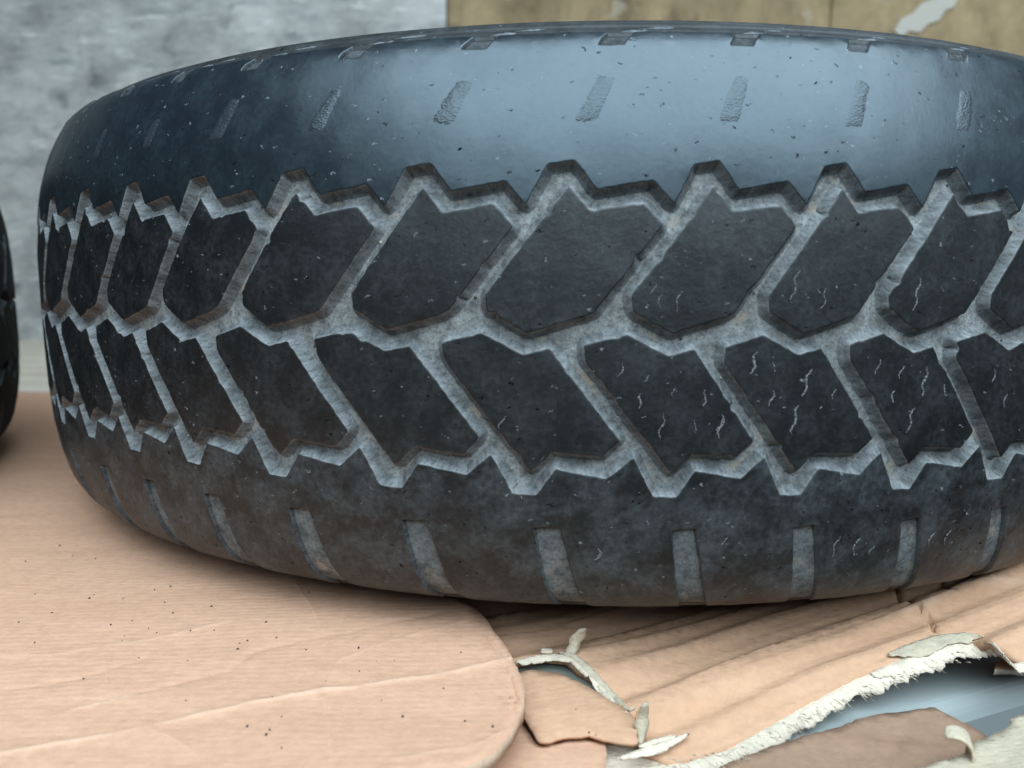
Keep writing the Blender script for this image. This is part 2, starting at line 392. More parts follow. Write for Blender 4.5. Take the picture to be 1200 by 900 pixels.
def band(name, zig, cuts, far, mat, sgn):
    """continuous worn shoulder: zigzag edge towards the grooves, cut by slots at its outer edge"""
    line = []
    for k in range(-KB, NP-KB+1):
        line += [((x+k*44.1)*mm, v*mm) for x, v in (zig if k < NP-KB else zig[:1])]
    x_lo, x_hi = line[0][0], line[-1][0]
    outer = [(x_hi, far)]
    for k in range(NP-KB-1, -KB-2, -1):
        c = [((x+k*44.1)*mm, v*mm) for x, v in cuts]
        half = len(c)//2+(len(c) % 2)
        if sgn > 0: seqc = [c[3], c[2], c[1], c[0], c[5], c[4]]
        else: seqc = [c[4], c[3], c[2], c[1], c[0], c[7], c[6], c[5]]
        seqc = [(x, v if i not in (0, len(seqc)-1) else far) for i, (x, v) in enumerate(seqc)]
        if all(x_lo+.003 < x < x_hi-.003 for x, v in seqc): outer += seqc
    outer.append((x_lo, far))
    q = np.array(line+outer)
    # fine in front, coarse behind
    B = dense(q, .0009, .00024, .0006)
    if area(B) < 0: B = B[::-1]
    lo, hi = sorted((zig[0][1]*mm, far))
    inner = []
    for k in range(-KB-1, NP-KB+1):
        x0, x1 = k*P0, (k+1)*P0
        sel = np.where((B[:, 0] > x0-.012) & (B[:, 0] < x1+.012))[0]
        if not len(sel): continue
        gx, gy = np.meshgrid(np.arange(x0, x1, .0031), np.arange(min(lo, -.052) if sgn < 0 else lo, max(hi, .052) if sgn > 0 else hi, .0031))
        G = np.stack([gx.ravel(), gy.ravel()], 1)+rng.uniform(-.25, .25, (gx.size, 2))*.0031
        A_ = B[sel]; B_ = B[(sel+1) % len(B)]
        # inside: above the zigzag, inside the far edge, outside the cuts
        zx = np.array([p[0] for p in line]); zv = np.array([p[1] for p in line])
        ok = (sgn*(G[:, 1]-np.interp(G[:, 0], zx, zv)) > 0) & (sgn*(far-G[:, 1]) > 0) & (G[:, 0] > x_lo) & (G[:, 0] < x_hi)
        for kk in (k-1, k, k+1):
            ok &= ~inside(G, (np.array(cuts)+np.array([kk*44.1, 0]))*mm)
        G = G[ok]
        if len(G): inner.append(G[segdist(G, A_, B_) > .0021])
    flat, H, F, fm = pillow(B, np.concatenate(inner))
    return mesh_obj(name, place(flat[:, 0], flat[:, 1], H), F, [mat, DUSTW, SCUFF], tyre, fm, uvof(flat), loc=(0, 0, ZT))
tag(band('shoulder', ZIGU, NOTCH, .0925, RUBU, 1), 'smooth polished upper shoulder of the tyre')
tag(band('shoulder', ZIGL, SLOT, -.0995, RUBL, -1), 'dirty lower shoulder of the tyre with slanting slots')

def revolve(name, prof_pts, mat, seg=360, closed=False):
    """surface of revolution from (V for the texture, radius, height)"""
    P = np.array(prof_pts); n = len(P); x = np.linspace(-KB*P0, (NP-KB)*P0, seg, endpoint=False); ang = phi_of(x)
    V = []; uv = []
    for i in range(seg):
        for v, r, z in P: V.append((r*math.sin(ang[i]), -r*math.cos(ang[i]), z)); uv.append((x[i]*10, v*10))
    F = []
    for i in range(seg):
        j = (i+1) % seg
        for q in range(n-1): F.append((i*n+q, j*n+q, j*n+q+1, i*n+q+1))
    return mesh_obj(name, V, F, mat, tyre, None, uv, loc=(0, 0, ZT))
def depth(V):
    return np.interp(V, [-.12, -.098, -.07, -.058, -.054, .054, .062, .084, .098, .12], [.0011, .0012, .0015, .0020, .0038, .0038, .0028, .0014, .0010, .0010])
for nm, v0, v1, nv, mt in (('groove_floor', -.0545, .0545, 90, DUST), ('slot_floor', -.0993, -.0545, 40, SLOTF), ('slot_floor', .0545, .0917, 40, SCUFF)):
    g = []
    for v in np.linspace(v0, v1, nv):
        p = place([0], [v], [-depth(v)])[0]; g.append((v, math.hypot(p[0], p[1]), p[2]))
    revolve(nm, g, mt, 420)
for sg, tb, nm in ((1, PU, 'sidewall'), (-1, PL, 'sidewall')):
    g = []
    for v in np.linspace(.0991 if sg < 0 else .0914, .2199, 150):
        p = place([0], [sg*v], [0])[0]; r = math.hypot(p[0], p[1]); z = p[2]
        ridge = -.0011
        for c, wd, hh in ((.0935 if sg > 0 else .101, .0006, .0007), (.0972 if sg > 0 else .102, .0005, .0006), (.1035, .0010, .0010), (.107, .0007, .0006), (.112, .0022, .0012), (.150, .0015, .0008), (.178, .002, .0015)):
            ridge += hh*math.exp(-((v-c)/wd)**2)
        p = place([0], [sg*v], [ridge])[0]
        g.append((sg*v, math.hypot(p[0], p[1]), p[2]))
    revolve(nm, g, RUBS, 300)
r0 = prof(np.array([.2199]))[0][0]; r1 = prof(np.array([-.2199]))[0][0]
inn = [(.22, r0, .074), (.21, r0+.006, .078), (.2, .23, .088), (.15, .27, .095), (.1, .300, .082), (.05, .312, .05), (0, .314, 0), (-.05, .312, -.05), (-.1, .300, -.082), (-.15, .27, -.095), (-.2, .235, -.088), (-.21, r1+.006, -.078), (-.22, r1, -.0745)]
revolve('inner_liner', inn[::-1], RUBS, 96)

# worn-down slots on the upper shoulder: rough patches
def patch(name, parent, outline, h, mat, step=.0009, jit=.0003, bump=.0, base=0.0):
    B = dense(np.array(outline)*mm, step, jit, .0006)
    if area(B) < 0: B = B[::-1]
    G = grid_in(B, .0011, .0007)
    n = len(B)
    vo, _, fo, _, _, _ = delaunay_2d_cdt([Vector(p) for p in B]+[Vector(p) for p in G], [(i, (i+1) % n) for i in range(n)], [list(range(n))], 1, 1e-7)
    flat = np.array([tuple(v) for v in vo]); bd = segdist(flat, B, np.roll(B, -1, 0))
    H = np.array([base+h*min(1, d/.0012)-.00012+relief(p[0], p[1])+bump*min(1, d/.001)*noise.noise(Vector((p[0]*900, p[1]*1700, 2))) for p, d in zip(flat, bd)])
    return mesh_obj(name, place(flat[:, 0], flat[:, 1], H), fo, mat, parent, None, uvof(flat))
M = Mat('roughened_rubber'); uv = M.tc.outputs['UV']
vv = M.voro(M.mapping(uv, (1, 2.0, 1), (0, 0, .25)), 105); nn = M.noise(uv, 60, 4, .7)
colr = M.mix(M.ramp(vv, (.12, 0.0), (.5, 1.0)), (.011, .013, .015), (.026, .030, .034))
ROUGH = M.done(colr, .40, M.bump(M.math('ADD', vv, M.math('MULTIPLY', nn, .5)), .35, .0004), .95)
ROUGH.node_tree.nodes['Principled BSDF'].inputs['Specular Tint'].default_value = (.76, .90, 1.0, 1)  # same painted blue sheen as the shoulder around the patches
ROUGH.node_tree.nodes['Principled BSDF'].inputs['Specular IOR Level'].default_value = .75
sh_up = [o for o in tyre.children if o.name.startswith('shoulder')][0]
for k in range(NP):
    if min(abs(PH[k]), 2*math.pi-abs(PH[k])) > 1.5: continue
    j = rng.normal(0, .7, (6, 2))
    pl = [(13.2, 62.0), (20.6, 61.8), (24.0, 70), (26.6, 76.0), (21.0, 77), (16.2, 69)]
    if k in (0, 1, 9, 10): pl = [(13.6, 62.0), (20.0, 61.8), (22, 68), (24.0, 74), (20, 74), (16.5, 69)]
    patch('rough_patch', sh_up, [(x+(k if k < NP-KB else k-NP)*44.1+a, v+b) for (x, v), (a, b) in zip(pl, j*.5)], .00030, ROUGH, bump=.00016)

# pale scuffed grooves that run on over the sidewall
side_up = [o for o in tyre.children if o.name.startswith('sidewall')][0]
SC2 = dusty('pale_scuff', (.07, .075, .08), (.20, .21, .215), .0)
for k in range(NP):
    if min(abs(PH[k]), 2*math.pi-abs(PH[k])) > 1.6: continue
    j = rng.normal(0, .8, (6, 2))
    pl = [(25.0, 92.6), (32.5, 92.6), (38, 95.5), (52, 103), (44, 103.5), (31, 97)]
    patch('side_groove', side_up, [(x+(k if k < NP-KB else k-NP)*44.1+a*.8, v+b*.3) for (x, v), (a, b) in zip(pl, j)], .00035, SC2, bump=.0003, base=-.0011)

# loose grit lodged in the grooves
V = []; F = []; UVs = []
cand = np.stack([rng.uniform(-2.5*P0, 13*P0, 2600), rng.uniform(-.047, .047, 2600)], 1); okc = np.ones(len(cand), bool)
for k in range(-4, 15):
    for shp in (UPPER, LOWER): okc &= ~inside(cand, (np.array(shp)+np.array([k*44.1, 0]))*mm)
zx = np.concatenate([[(x+k*44.1)*mm for x, v in ZIGU] for k in range(-4, 15)]); okc &= cand[:, 1] < np.interp(cand[:, 0], zx, np.tile([v*mm for x, v in ZIGU], 19))-.002
zx = np.concatenate([[(x+k*44.1)*mm for x, v in ZIGL] for k in range(-4, 15)]); okc &= cand[:, 1] > np.interp(cand[:, 0], zx, np.tile([v*mm for x, v in ZIGL], 19))+.002
GRIT = Mat('pale_grit'); gcol = GRIT.mix(GRIT.ramp(GRIT.noise(GRIT.tc.outputs['Object'], 60, 2, .5), (.42, 0.0), (.58, 1.0)), (.06, .055, .05), (.50, .44, .36)); GRIT = GRIT.done(gcol, .9)
for x, v in cand[okc][:420]:
    s_ = abs(rng.normal(0, .00028))+.00012; b0 = len(V); ring = [(x+s_*math.cos(a)*rng.uniform(.6, 1.4), v+s_*math.sin(a)*rng.uniform(.6, 1.4)) for a in np.arange(5)*1.2566]
    P5 = place([p[0] for p in ring]+[x], [p[1] for p in ring]+[v], [-.0042]*5+[-.0037+s_*1.0])
    V += [tuple(p) for p in P5]
    for k in range(5): F.append((b0+k, b0+(k+1) % 5, b0+5))
tag(mesh_obj('groove_grit', V, F, GRIT, tyre, smooth=False, loc=(0, 0, ZT)), kind='stuff')

# pale squiggles left by worn-out sipes
def pix_tread(x, y, r=R):
    v = _F + (x-600)/FPX*_R2 - (y-450)/FPX*_U2
    a = v[0]**2+v[1]**2; b = CAM[0]*v[0]+CAM[1]*v[1]; c = CAM[0]**2+CAM[1]**2-r*r
    t = (-b-math.sqrt(b*b-a*c))/a; P = CAM+t*v; f = math.atan2(P[0], -P[1])
    return np.interp(f, PH[:20], np.arange(20))*P0, P[2]
squig = [(932, 335, 40, 5, .55), (966, 350, 24, 4, .3), (1075, 345, 38, 5, .6), (766, 338, 14, 4, .25), (774, 352, 18, 4, .5), (795, 352, 26, 4, .25),
         (884, 425, 26, 5, .8), (946, 448, 34, 5, .9), (905, 467, 18, 5, .7), (932, 492, 34, 5, .7), (978, 462, 12, 4, .5), (906, 428, 8, 4, .5),
         (1029, 430, 18, 4, .6), (1056, 436, 16, 6, .7), (1084, 447, 34, 6, .9), (1047, 465, 14, 6, .9), (1068, 492, 30, 5, .6), (1107, 457, 12, 5, .7),
         (826, 467, 20, 5, .8), (845, 500, 28, 6, .8), (776, 500, 32, 5, .7), (750, 470, 18, 4, .9), (728, 434, 16, 4, .4), (757, 443, 10, 4, .4), (790, 460, 10, 3, .4), (815, 500, 14, 4, .3),
         (988, 645, 26, 5, .7), (1013, 645, 24, 5, .9), (1033, 650, 12, 4, .5), (1103, 636, 20, 5, .6), (1122, 634, 18, 4, .4), (588, 495, 16, 4, .4), (1165, 440, 14, 4, .4), (1178, 470, 16, 4, .5),
         (702, 655, 16, 6, .7), (853, 640, 16, 5, .6)]
M = Mat('pale_sipe_dust'); uv = M.tc.outputs['UV']
SQ = M.done(M.mix(M.ramp(M.noise(uv, 180, 4, .7), (.4, 0.0), (.62, 1.0)), (.02, .021, .023), (.26, .26, .255)), .9, None, .2)
sh_lo = [o for o in tyre.children if o.name.startswith('shoulder')][1]
for (x, y, L, wd, amt) in squig:
    up, dn = pix_tread(x+L*.10, y-L/2), pix_tread(x-L*.12, y+L/2); up = np.array(up); dn = np.array(dn)
    w0 = wd*.000105*(.4+amt*.6)*random.uniform(.7, 1.3); n = max(6, int(L/2)); pts = []; d = dn-up; nrm = np.array([-d[1], d[0]])/np.linalg.norm(d); phs = random.uniform(0, 6)
    for i in range(n+1):
        t = i/n; p = up+d*t+nrm*(.0006*math.sin(t*L/11*math.pi+phs)+.00022*random.uniform(-1, 1)); pts.append((p, w0*(.35+.65*math.sin(math.pi*min(max(t, .05), .95)))*random.uniform(.6, 1.2)))
    flat = []; F = []; H = []
    for p, ww in pts:
        for s_, h_ in ((-1, -.00015), (-.5, .00010), (.5, .00010), (1, -.00015)):
            q = p+nrm*ww*s_*1.0; flat.append(q); H.append(h_+relief(q[0], q[1])+.0001)
    for i in range(n):
        for c in range(3): F.append((i*4+c, i*4+c+1, i*4+c+5, i*4+c+4))
    flat = np.array(flat); cx, cv = flat.mean(0)
    par = sh_lo
    if abs(cv) < .045:
        row = 'u' if cv > 0 else 'l'; shp = UPPER if row == 'u' else LOWER; cxs = sum(p[0] for p in shp)/len(shp)*mm
        kk = int(round((cx-cxs)/P0)); par = blocks.get((kk, row), sh_lo)
    mesh_obj('sipe_mark', place(flat[:, 0], flat[:, 1], np.array(H)), F, SQ, par, None, uvof(flat))

# the neighbour: same kind of tyre, copied with its parts and their pieces
def copy_tree(o, parent=None):
    c = o.copy(); COL.objects.link(c); c.parent = parent
    for ch in list(o.children):
        if ch.name.startswith(('sipe_mark', 'rough_patch', 'side_groove', 'rubber_cut', 'groove_grit')): continue
        copy_tree(ch, c)
    return c
ty2 = copy_tree(tyre); ty2.location = (-.656, -.245, ZC); ty2.rotation_euler = (0, 0, 2.4)
MATTE = rubber('matte_black_rubber', (.006, .006, .006), .2, (.02, .02, .02), .8, spec=.12)
for ch in ty2.children:
    for sl in ch.material_slots:
        if sl.material in (RUB, RUBU, RUBL, RUBS): sl.link = 'OBJECT'; sl.material = MATTE
        elif sl.material in (DUST, DUSTW, SLOTF): sl.link = 'OBJECT'; sl.material = SCUFF
ty2['label'] = 'dark tyre of which only the edge shows at the left border'

# ------------------------------------------------------------------ cardboard
def sheet(name, outline, z0, hfun, mat, step, thick, creases=(), parent=None, jit=.0, edge_mat=None):
    """cardboard sheet: outline (x, y), uneven height, creases as real ridges, real thickness"""
    B = dense(np.array(outline), step*.7, jit, .002)
    if area(B) < 0: B = B[::-1]
    G = grid_in(B, step, step*.5); n = len(B)
    pts = [Vector(p) for p in B]; edges = [(i, (i+1) % n) for i in range(n)]
    cl = []
    for path, amp, wid in creases:
        P = []
        for i in range(len(path)-1):
            a, b = np.array(path[i]), np.array(path[i+1]); kk = max(1, int(np.linalg.norm(b-a)/.003))
            for j in range(kk): P.append(a+(b-a)*j/kk+.0007*np.array([noise.noise(Vector((*(a+(b-a)*j/kk)*160, 1))), noise.noise(Vector((*(a+(b-a)*j/kk)*160, 7)))]))
        P.append(np.array(path[-1])); P = np.array(P); cl.append((P, amp, wid))
    if cl and len(G):
        for P, amp, wid in cl: G = G[segdist(G, P[:-1], P[1:]) > wid*1.3]
    pts += [Vector(p) for p in G]
    for P, amp, wid in cl:
        t = np.gradient(P, axis=0); t /= np.linalg.norm(t, axis=1)[:, None]+1e-12; nn = np.stack([-t[:, 1], t[:, 0]], 1)
        for off in (-wid, -wid*.45, 0, wid*.45, wid):
            Q = P+nn*off; Q = Q[inside(Q, B)]
            pts += [Vector(p) for p in Q]
    vo, _, fo, _, _, _ = delaunay_2d_cdt(pts, edges, [list(range(n))], 1, 1e-6)
    flat = np.array([tuple(v) for v in vo]); H = np.array([hfun(x, y) for x, y in flat]); W = np.zeros(len(flat))
    for P, amp, wid in cl:
        d = segdist(flat, P[:-1], P[1:]); f = np.exp(-(d/(wid*.55))**2)
        var = np.array([.55+.6*noise.noise(Vector((x*55, y*55, 2))) for x, y in flat])
        H += amp*f*var; W = np.maximum(W, f*var*min(1, max(0, amp/.001))**1.5)
    V = [(x, y, z0+h) for (x, y), h in zip(flat, H)]
    o = mesh_obj(name, V, fo, [mat, edge_mat or mat], parent, None, flat, True, attr=W)
    sd = o.modifiers.new('thickness', 'SOLIDIFY'); sd.thickness = thick; sd.offset = -1
    if edge_mat: sd.material_offset_rim = 1
    return o
A2 = lambda L, z=ZC: [tuple(at(x, y, z)[:2]) for x, y in L]
outA = [(-.95, -.47), (-.30, -.44), (-.06, -.405)]+A2([(498, 902), (545, 897), (580, 880), (603, 850), (613, 825), (616, 808), (610, 785), (594, 755), (572, 728), (552, 708), (535, 698)])+[(-.052, -.272), (-.085, -.22), (-.16, -.05), (-.2, .19), (-.55, .195), (-.95, .20)]
def hA(x, y):
    h = .0011*noise.noise(Vector((x*10, y*22, 1)))+.0004*noise.noise(Vector((x*30, y*90, 4)))
    d = math.hypot(x+.03, y+.345)
    return h-.0022*max(0, 1-d/.05)
crA = [(A2([(-20, 891), (110, 865), (200, 846), (300, 823), (380, 808), (480, 790), (598, 767)]), .0011, .0016),
       (A2([(85, 833), (145, 817)]), .0008, .0014), (A2([(-10, 768), (60, 768), (150, 754), (200, 745), (262, 730)]), .0005, .0015),
       (A2([(120, 822), (200, 803), (268, 786), (300, 762), (390, 744), (520, 716)]), -.0007, .0022),
       (A2([(142, 690), (137, 735), (121, 770), (125, 800)]), .0003, .0009), (A2([(345, 682), (365, 712), (378, 740)]), .0003, .0009),
       (A2([(398, 770), (379, 805), (384, 850), (390, 900)]), .0003, .0009), (A2([(150, 838), (205, 868), (250, 902)]), .0003, .0009),
       (A2([(400, 771), (460, 748), (540, 728)]), .0005, .0012), (A2([(-10, 812), (90, 796), (170, 772)]), -.0005, .002),
       (A2([(470, 885), (560, 868), (595, 850)]), .0005, .0012),
       (A2([(572, 742), (590, 770), (603, 800), (607, 815)]), -.0012, .0008), (A2([(596, 810), (602, 825)]), -.0010, .0007)]
EDGE = torn_paper('cardboard_cut_edge', (.60, .40, .28))
cA = sheet('cardboard_sheet', outA, ZC+.0002, hA, CARD_A, .0042, .0035, crA, edge_mat=EDGE, jit=.0003)
tag(cA, 'flat brown cardboard sheet with a rounded corner, spread under both tyres', 'cardboard')

ZB = -.1145
def hB(x, y):
    # ripples running from the lower left to the upper right, rising at the right
    s = -math.sin(.50)*x+math.cos(.50)*y
    wob = noise.noise(Vector((x*7, y*7, 0)))*.004
    tri = lambda q: 1-2*abs(math.sin(q*math.pi))**.8
    h = 1.6*(.0013*tri((s+wob)/.034)+.0010*tri((s+wob*1.4)/.0185+.3)+.0004*tri((s+wob*.6)/.0093))
    h *= .55+.9*max(0, noise.noise(Vector((x*14, y*14, 6)))+.45)
    h += .0004*noise.noise(Vector((x*35, y*35, 2)))
    h += .020*min(1, max(0, (x-.04)/.16))**1.4
    h -= .004*max(0, min(1, (-.31-y)/.03))
    return h
ZBe = lambda x: ZB+.020*min(1, max(0, (x-.04)/.16))**1.4
def AB(L):
    out = []
    for x, y in L:
        z = ZB
        for _ in range(6):
            p = at(x, y, z); z = ZB+hB(p[0], p[1])
        out.append((p[0], p[1]))
    return out
TEARB = [(596, 776), (612, 771), (640, 766), (662, 770), (690, 790), (712, 815), (738, 838), (746, 842), (750, 874), (775, 893), (800, 892), (850, 876), (900, 849), (950, 821), (1000, 795), (1045, 776), (1085, 757), (1130, 750), (1165, 764), (1205, 768), (1240, 770)]
tearB = AB(TEARB)
outB = tearB+[(.30, -.22), (.30, -.10), (-.15, -.10), (-.15, -.25), (-.06, -.315)]
crB = [(AB([(1050, 686), (1070, 706), (1090, 722), (1094, 738)]), -.0075, .0010), (AB([(1104, 676), (1112, 690), (1120, 705)]), -.0060, .0009),
       (AB([(610, 742), (650, 735), (760, 712)]), -.001, .002), (AB([(1060, 715), (1130, 698), (1200, 680)]), .001, .003)]
cB = sheet('cardboard_sheet', outB, ZB, hB, CARD_B, .0024, .0030, crB, edge_mat=CARD_B, jit=.0006)
tag(cB, 'rippled brown cardboard sheet with a torn white edge below the tyre at right', 'cardboard')
# lower ply seen through the tear
outC = A2([(575, 776), (600, 792), (625, 788), (655, 791), (690, 805), (720, 826), (745, 846), (749, 876), (715, 869), (690, 863), (660, 866), (640, 873), (631, 871), (622, 855), (610, 840), (560, 830)], ZB-.003)
cC = sheet('cardboard_piece', outC, ZB-.0035, lambda x, y: .0008*noise.noise(Vector((x*25, y*60, 5)))+.0012, CARD_B, .0030, .0010, [], edge_mat=CARD_B, jit=.0008)
tag(cC, 'torn cardboard piece under the crescent-shaped tear beside the rounded corner', 'cardboard')
outD = A2([(540, 920), (560, 840), (600, 842), (618, 856), (630, 875), (645, 873), (664, 867), (694, 866), (711, 872), (708, 900), (712, 930), (600, 940)], ZB-.0055)
cD = sheet('cardboard_piece', outD, ZB-.0050, lambda x, y: .0012*noise.noise(Vector((x*30, y*60, 9))), CARD_A, .0030, .0015, [], edge_mat=TORN, jit=.0008)
tag(cD, 'small cardboard piece below the thin crack at the bottom edge', 'cardboard')
outE = A2([(640, 930), (680, 868), (712, 868), (750, 872), (792, 880), (800, 900), (800, 940)], ZB-.0085)
cE = sheet('paper_ply', outE, ZB-.0085, lambda x, y: .0015*noise.noise(Vector((x*40, y*60, 3))), TORN, .0030, .0012, [], jit=.0008)
tag(cE, 'bare grey-white paper ply at the bottom edge beside the torn strip', 'paper')
M = Mat('grey_green_underlay'); oc = M.tc.outputs['Object']
UNDER = M.done(M.mix(M.noise(oc, 30, 4, .6), (.13, .135, .11), (.19, .19, .16)), .9, None, .2)
slab('floor_board', -.15, .013, -.328, -.299, .030, .0405, UNDER, floor, .001)

def torn_strip(name, parent, path3, wfun, drop, mat, cols=7, curl=0.0, seed=0, rag=.35, step=.0010, out=(0.35, -1.0), base=.0006):
    """ragged strip of torn liner along a path; it leaves the path towards 'out' and bends down (or curls up)"""
    P = []
    for i in range(len(path3)-1):
        a, b = np.array(path3[i]), np.array(path3[i+1]); k = max(1, int(np.linalg.norm(b-a)/step))
        for j in range(k): P.append(a+(b-a)*j/k)
    P.append(np.array(path3[-1])); P = np.array(P); N = len(P)
    o2 = np.array(out)/np.hypot(*out); V = []; F = []
    for i, p in enumerate(P):
        t = i/(N-1); q = Vector((p[0]*350, p[1]*350, seed))
        wd = wfun(t)*(1+rag*(.35*noise.noise(q)+.55*noise.noise(q*3.7)+1.3*noise.noise(q*.22)))
        wd = max(wd, .0004)
        for c in range(cols):
            s = c/(cols-1); d = wd*s
            hz = -drop*wd*s*s+curl*wd*math.sin(s*math.pi*.9)+.0007*s*noise.noise(Vector((p[0]*260+s*3, p[1]*260, seed+4)))+.0004*noise.noise(Vector((p[0]*900, p[1]*900, s*6)))
            jx = .0005*s*noise.noise(Vector((p[0]*1100, p[1]*1100, seed+c)))
            V.append((p[0]+o2[0]*d+jx, p[1]+o2[1]*d+jx, p[2]+hz+base))
    for i in range(N-1):
        for c in range(cols-1): F.append((i*cols+c, i*cols+c+1, (i+1)*cols+c+1, (i+1)*cols+c))
    o = mesh_obj(name, V, F, mat, parent)
    sd = o.modifiers.new('thickness', 'SOLIDIFY'); sd.thickness = .0004; sd.offset = 0
    return o
def PB(L, dz=0.0):
    return [(x, y, ZB+hB(x, y)+dz) for x, y in AB(L)]
bell = lambda w, a=.12: (lambda t: w*min(1, t/a+.15, (1-t)/a+.15))
torn_strip('torn_edge', cB, PB([(738, 898), (770, 893), (800, 890), (850, 874), (900, 847), (950, 819), (1000, 793), (1036, 780), (1068, 779)]), lambda t: .0062*min(1, t/.1+.5, (1-t)/.06+.25), .55, TORN, seed=1, cols=9, curl=.12, base=-.0012)
torn_strip('torn_edge', cB, PB([(1020, 788), (1060, 768), (1100, 756), (1140, 750), (1160, 757), (1185, 766), (1225, 766)]), lambda t: .0066*min(1, t/.2+.3)*(1 if t < .6 else max(.5, 1-(t-.6)*2.5)), .35, TORN, seed=2, cols=9, curl=.12, base=-.0004)
torn_strip('torn_edge', cB, PB([(1040, 770), (1060, 758), (1095, 748), (1130, 744), (1150, 748)], .0006), bell(.0062, .3), .1, TORNC, seed=3)
torn_strip('torn_edge', cB, PB([(606, 776), (625, 771), (645, 768), (668, 776), (690, 793)], 0), bell(.0026), .5, TORN, seed=4, out=(.1, -1))
torn_strip('torn_edge', cB, PB([(655, 767), (672, 769), (690, 782), (706, 802), (722, 818), (738, 834), (744, 840)], .0004), bell(.0034, .3), .2, TORNC, seed=5, out=(-.6, -1))
torn_strip('torn_edge', cB, PB([(690, 797), (706, 812), (722, 826), (736, 838)], 0), bell(.0025, .3), .4, TORN, seed=6, out=(-.6, -1))
for q, (L_, w_) in enumerate((([(722, 893), (748, 884), (775, 876), (806, 868)], .0032), ([(748, 880), (765, 872), (790, 868)], .0028))):
    torn_strip('torn_edge', cB, PB(L_, .0012-.0003*q), bell(w_, .35), .35, TORN, seed=20+q, curl=.12, rag=.35, out=(.5, -1))
# loose paper fibres hanging from the torn edge
V = []; F = []
for i in range(150):
    px = random.uniform(770, 1150); py = np.interp(px, [770, 800, 850, 900, 950, 1000, 1060, 1100, 1150], [899, 896, 893, 866, 842, 818, 795, 776, 770])+random.uniform(-10, 6)
    c = np.array(at(px, py, ZBe(at(px, py, ZB)[0])-.002)); L = random.uniform(.001, .0035); a = random.uniform(-2.6, -.4); w_ = random.uniform(.00012, .0004); b0 = len(V); n = 5
    for k in range(n+1):
        t = k/n; q = c+np.array([math.cos(a+t*1.2)*L*t, math.sin(a+t*1.2)*L*t, -.35*L*t+.25*L*math.sin(3*t)]); ww = w_*(1-.8*t)
        V += [q+np.array([ww, 0, 0]), q+np.array([-ww, ww, 0]), q+np.array([0, 0, ww*1.3])]
    for k in range(n):
        for j in range(3): F.append((b0+3*k+j, b0+3*k+(j+1) % 3, b0+3*k+3+(j+1) % 3, b0+3*k+3+j))
tag(mesh_obj('paper_fibres', V, F, TORN, cB), kind='stuff')
# little curled tongues of liner
def tongue(parent, foot, tip, width, mat, seed, bend=.3):
    foot, tip = np.array(foot), np.array(tip); V = []; F = []; n = 10; ax = tip-foot; side = np.array([1.0, .25, 0]); side /= np.linalg.norm(side)
    for i in range(n+1):
        t = i/n; c = foot+ax*t+np.array([0, bend*.01*math.sin(t*2.5), 0]); wd = width*(.35+1.1*math.sin(math.pi*(.12+.78*t)))*.6*(1+.4*noise.noise(Vector((t*4, seed, 0))))
        for j in range(4):
            s = j/3*2-1; V.append(c+side*s*wd*.5+np.array([0, .0007*s*s, .0004*noise.noise(Vector((t*9, s*3, seed)))]))
    for i in range(n):
        for j in range(3): F.append((i*4+j, i*4+j+1, i*4+j+5, i*4+j+4))
    o = mesh_obj('torn_tongue', V, F, mat, parent); sd = o.modifiers.new('t', 'SOLIDIFY'); sd.thickness = .0006
    return o
def up_from(px, foot):
    """point above the foot's depth that the pixel looks at"""
    v = _F + (px[0]-600)/FPX*_R2 - (px[1]-450)/FPX*_U2; t = (foot[1]-CAM[1])/v[1]; return CAM+t*v
f1 = PB([(668, 770)])[0]; tongue(cB, f1, up_from((683, 741), f1), .0060, TORNC, 1)
f2 = PB([(751, 874)])[0]; tongue(cB, f2, up_from((757, 830), f2), .0048, TORNC, 2)
f4 = PB([(640, 768)])[0]
o = slab('paper_flake', f4[0]-.0018, f4[0]+.0022, f4[1]-.001, f4[1]+.0012, f4[2]+.001, f4[2]+.0022, TORN, cB, .0003)

# ------------------------------------------------------------------ what lies under the torn edge
M = Mat('pale_blue_painted_metal'); oc = M.tc.outputs['Object']
METAL = M.done(M.mix(M.ramp(M.noise(oc, 22, 5, .6), (.3, 0.0), (.7, 1.0)), (.26, .275, .265), (.28, .295, .285)), .7, None, .3)
M = Mat('dark_blue_trim'); oc = M.tc.outputs['Object']
TRIM = M.done(M.mix(M.noise(oc, 30, 4, .6), (.020, .026, .040), (.035, .043, .060)), .8, None, .2)
def sweep(name, a, b, prof2, mat):
    """profile (distance towards the viewer, height) swept from a to b"""
    a, b = np.array(a), np.array(b); d = b-a; d /= np.linalg.norm(d); o2 = np.array([d[1], -d[0]])
    V = []; F = []; n = len(prof2)
    for e in (a, b):
        for s, z in prof2: V.append((*(e+o2*s), z))
    for i in range(n): F.append((i, (i+1) % n, n+(i+1) % n, n+i))
    F.append(tuple(range(n))[::-1]); F.append(tuple(range(n, 2*n)))
    o = mesh_obj(name, V, F, mat, smooth=False)
    bv = o.modifiers.new('b', 'BEVEL'); bv.width = .004; bv.segments = 4
    return o
ZS = -.124
e0, e1 = at(930, 877, ZS)[:2], at(1210, 797, ZS)[:2]; dd = (e1-e0)/np.linalg.norm(e1-e0)
s0, s1 = e0-dd*.20, e1+dd*.12
sill = sweep('metal_sill', s0, s1, [(0, ZS), (.003, ZS-.006), (.003, ZS-.04), (-.12, ZS-.04), (-.12, ZS)], METAL)
tag(sill, 'pale blue-grey painted metal sill showing below the torn cardboard edge', 'sill')
trim = sweep('trim_strip', s0, s1, [(.0045, ZS-.014), (.03, ZS-.022), (.08, ZS-.03), (.08, ZS-.04), (.0045, ZS-.04)], TRIM)
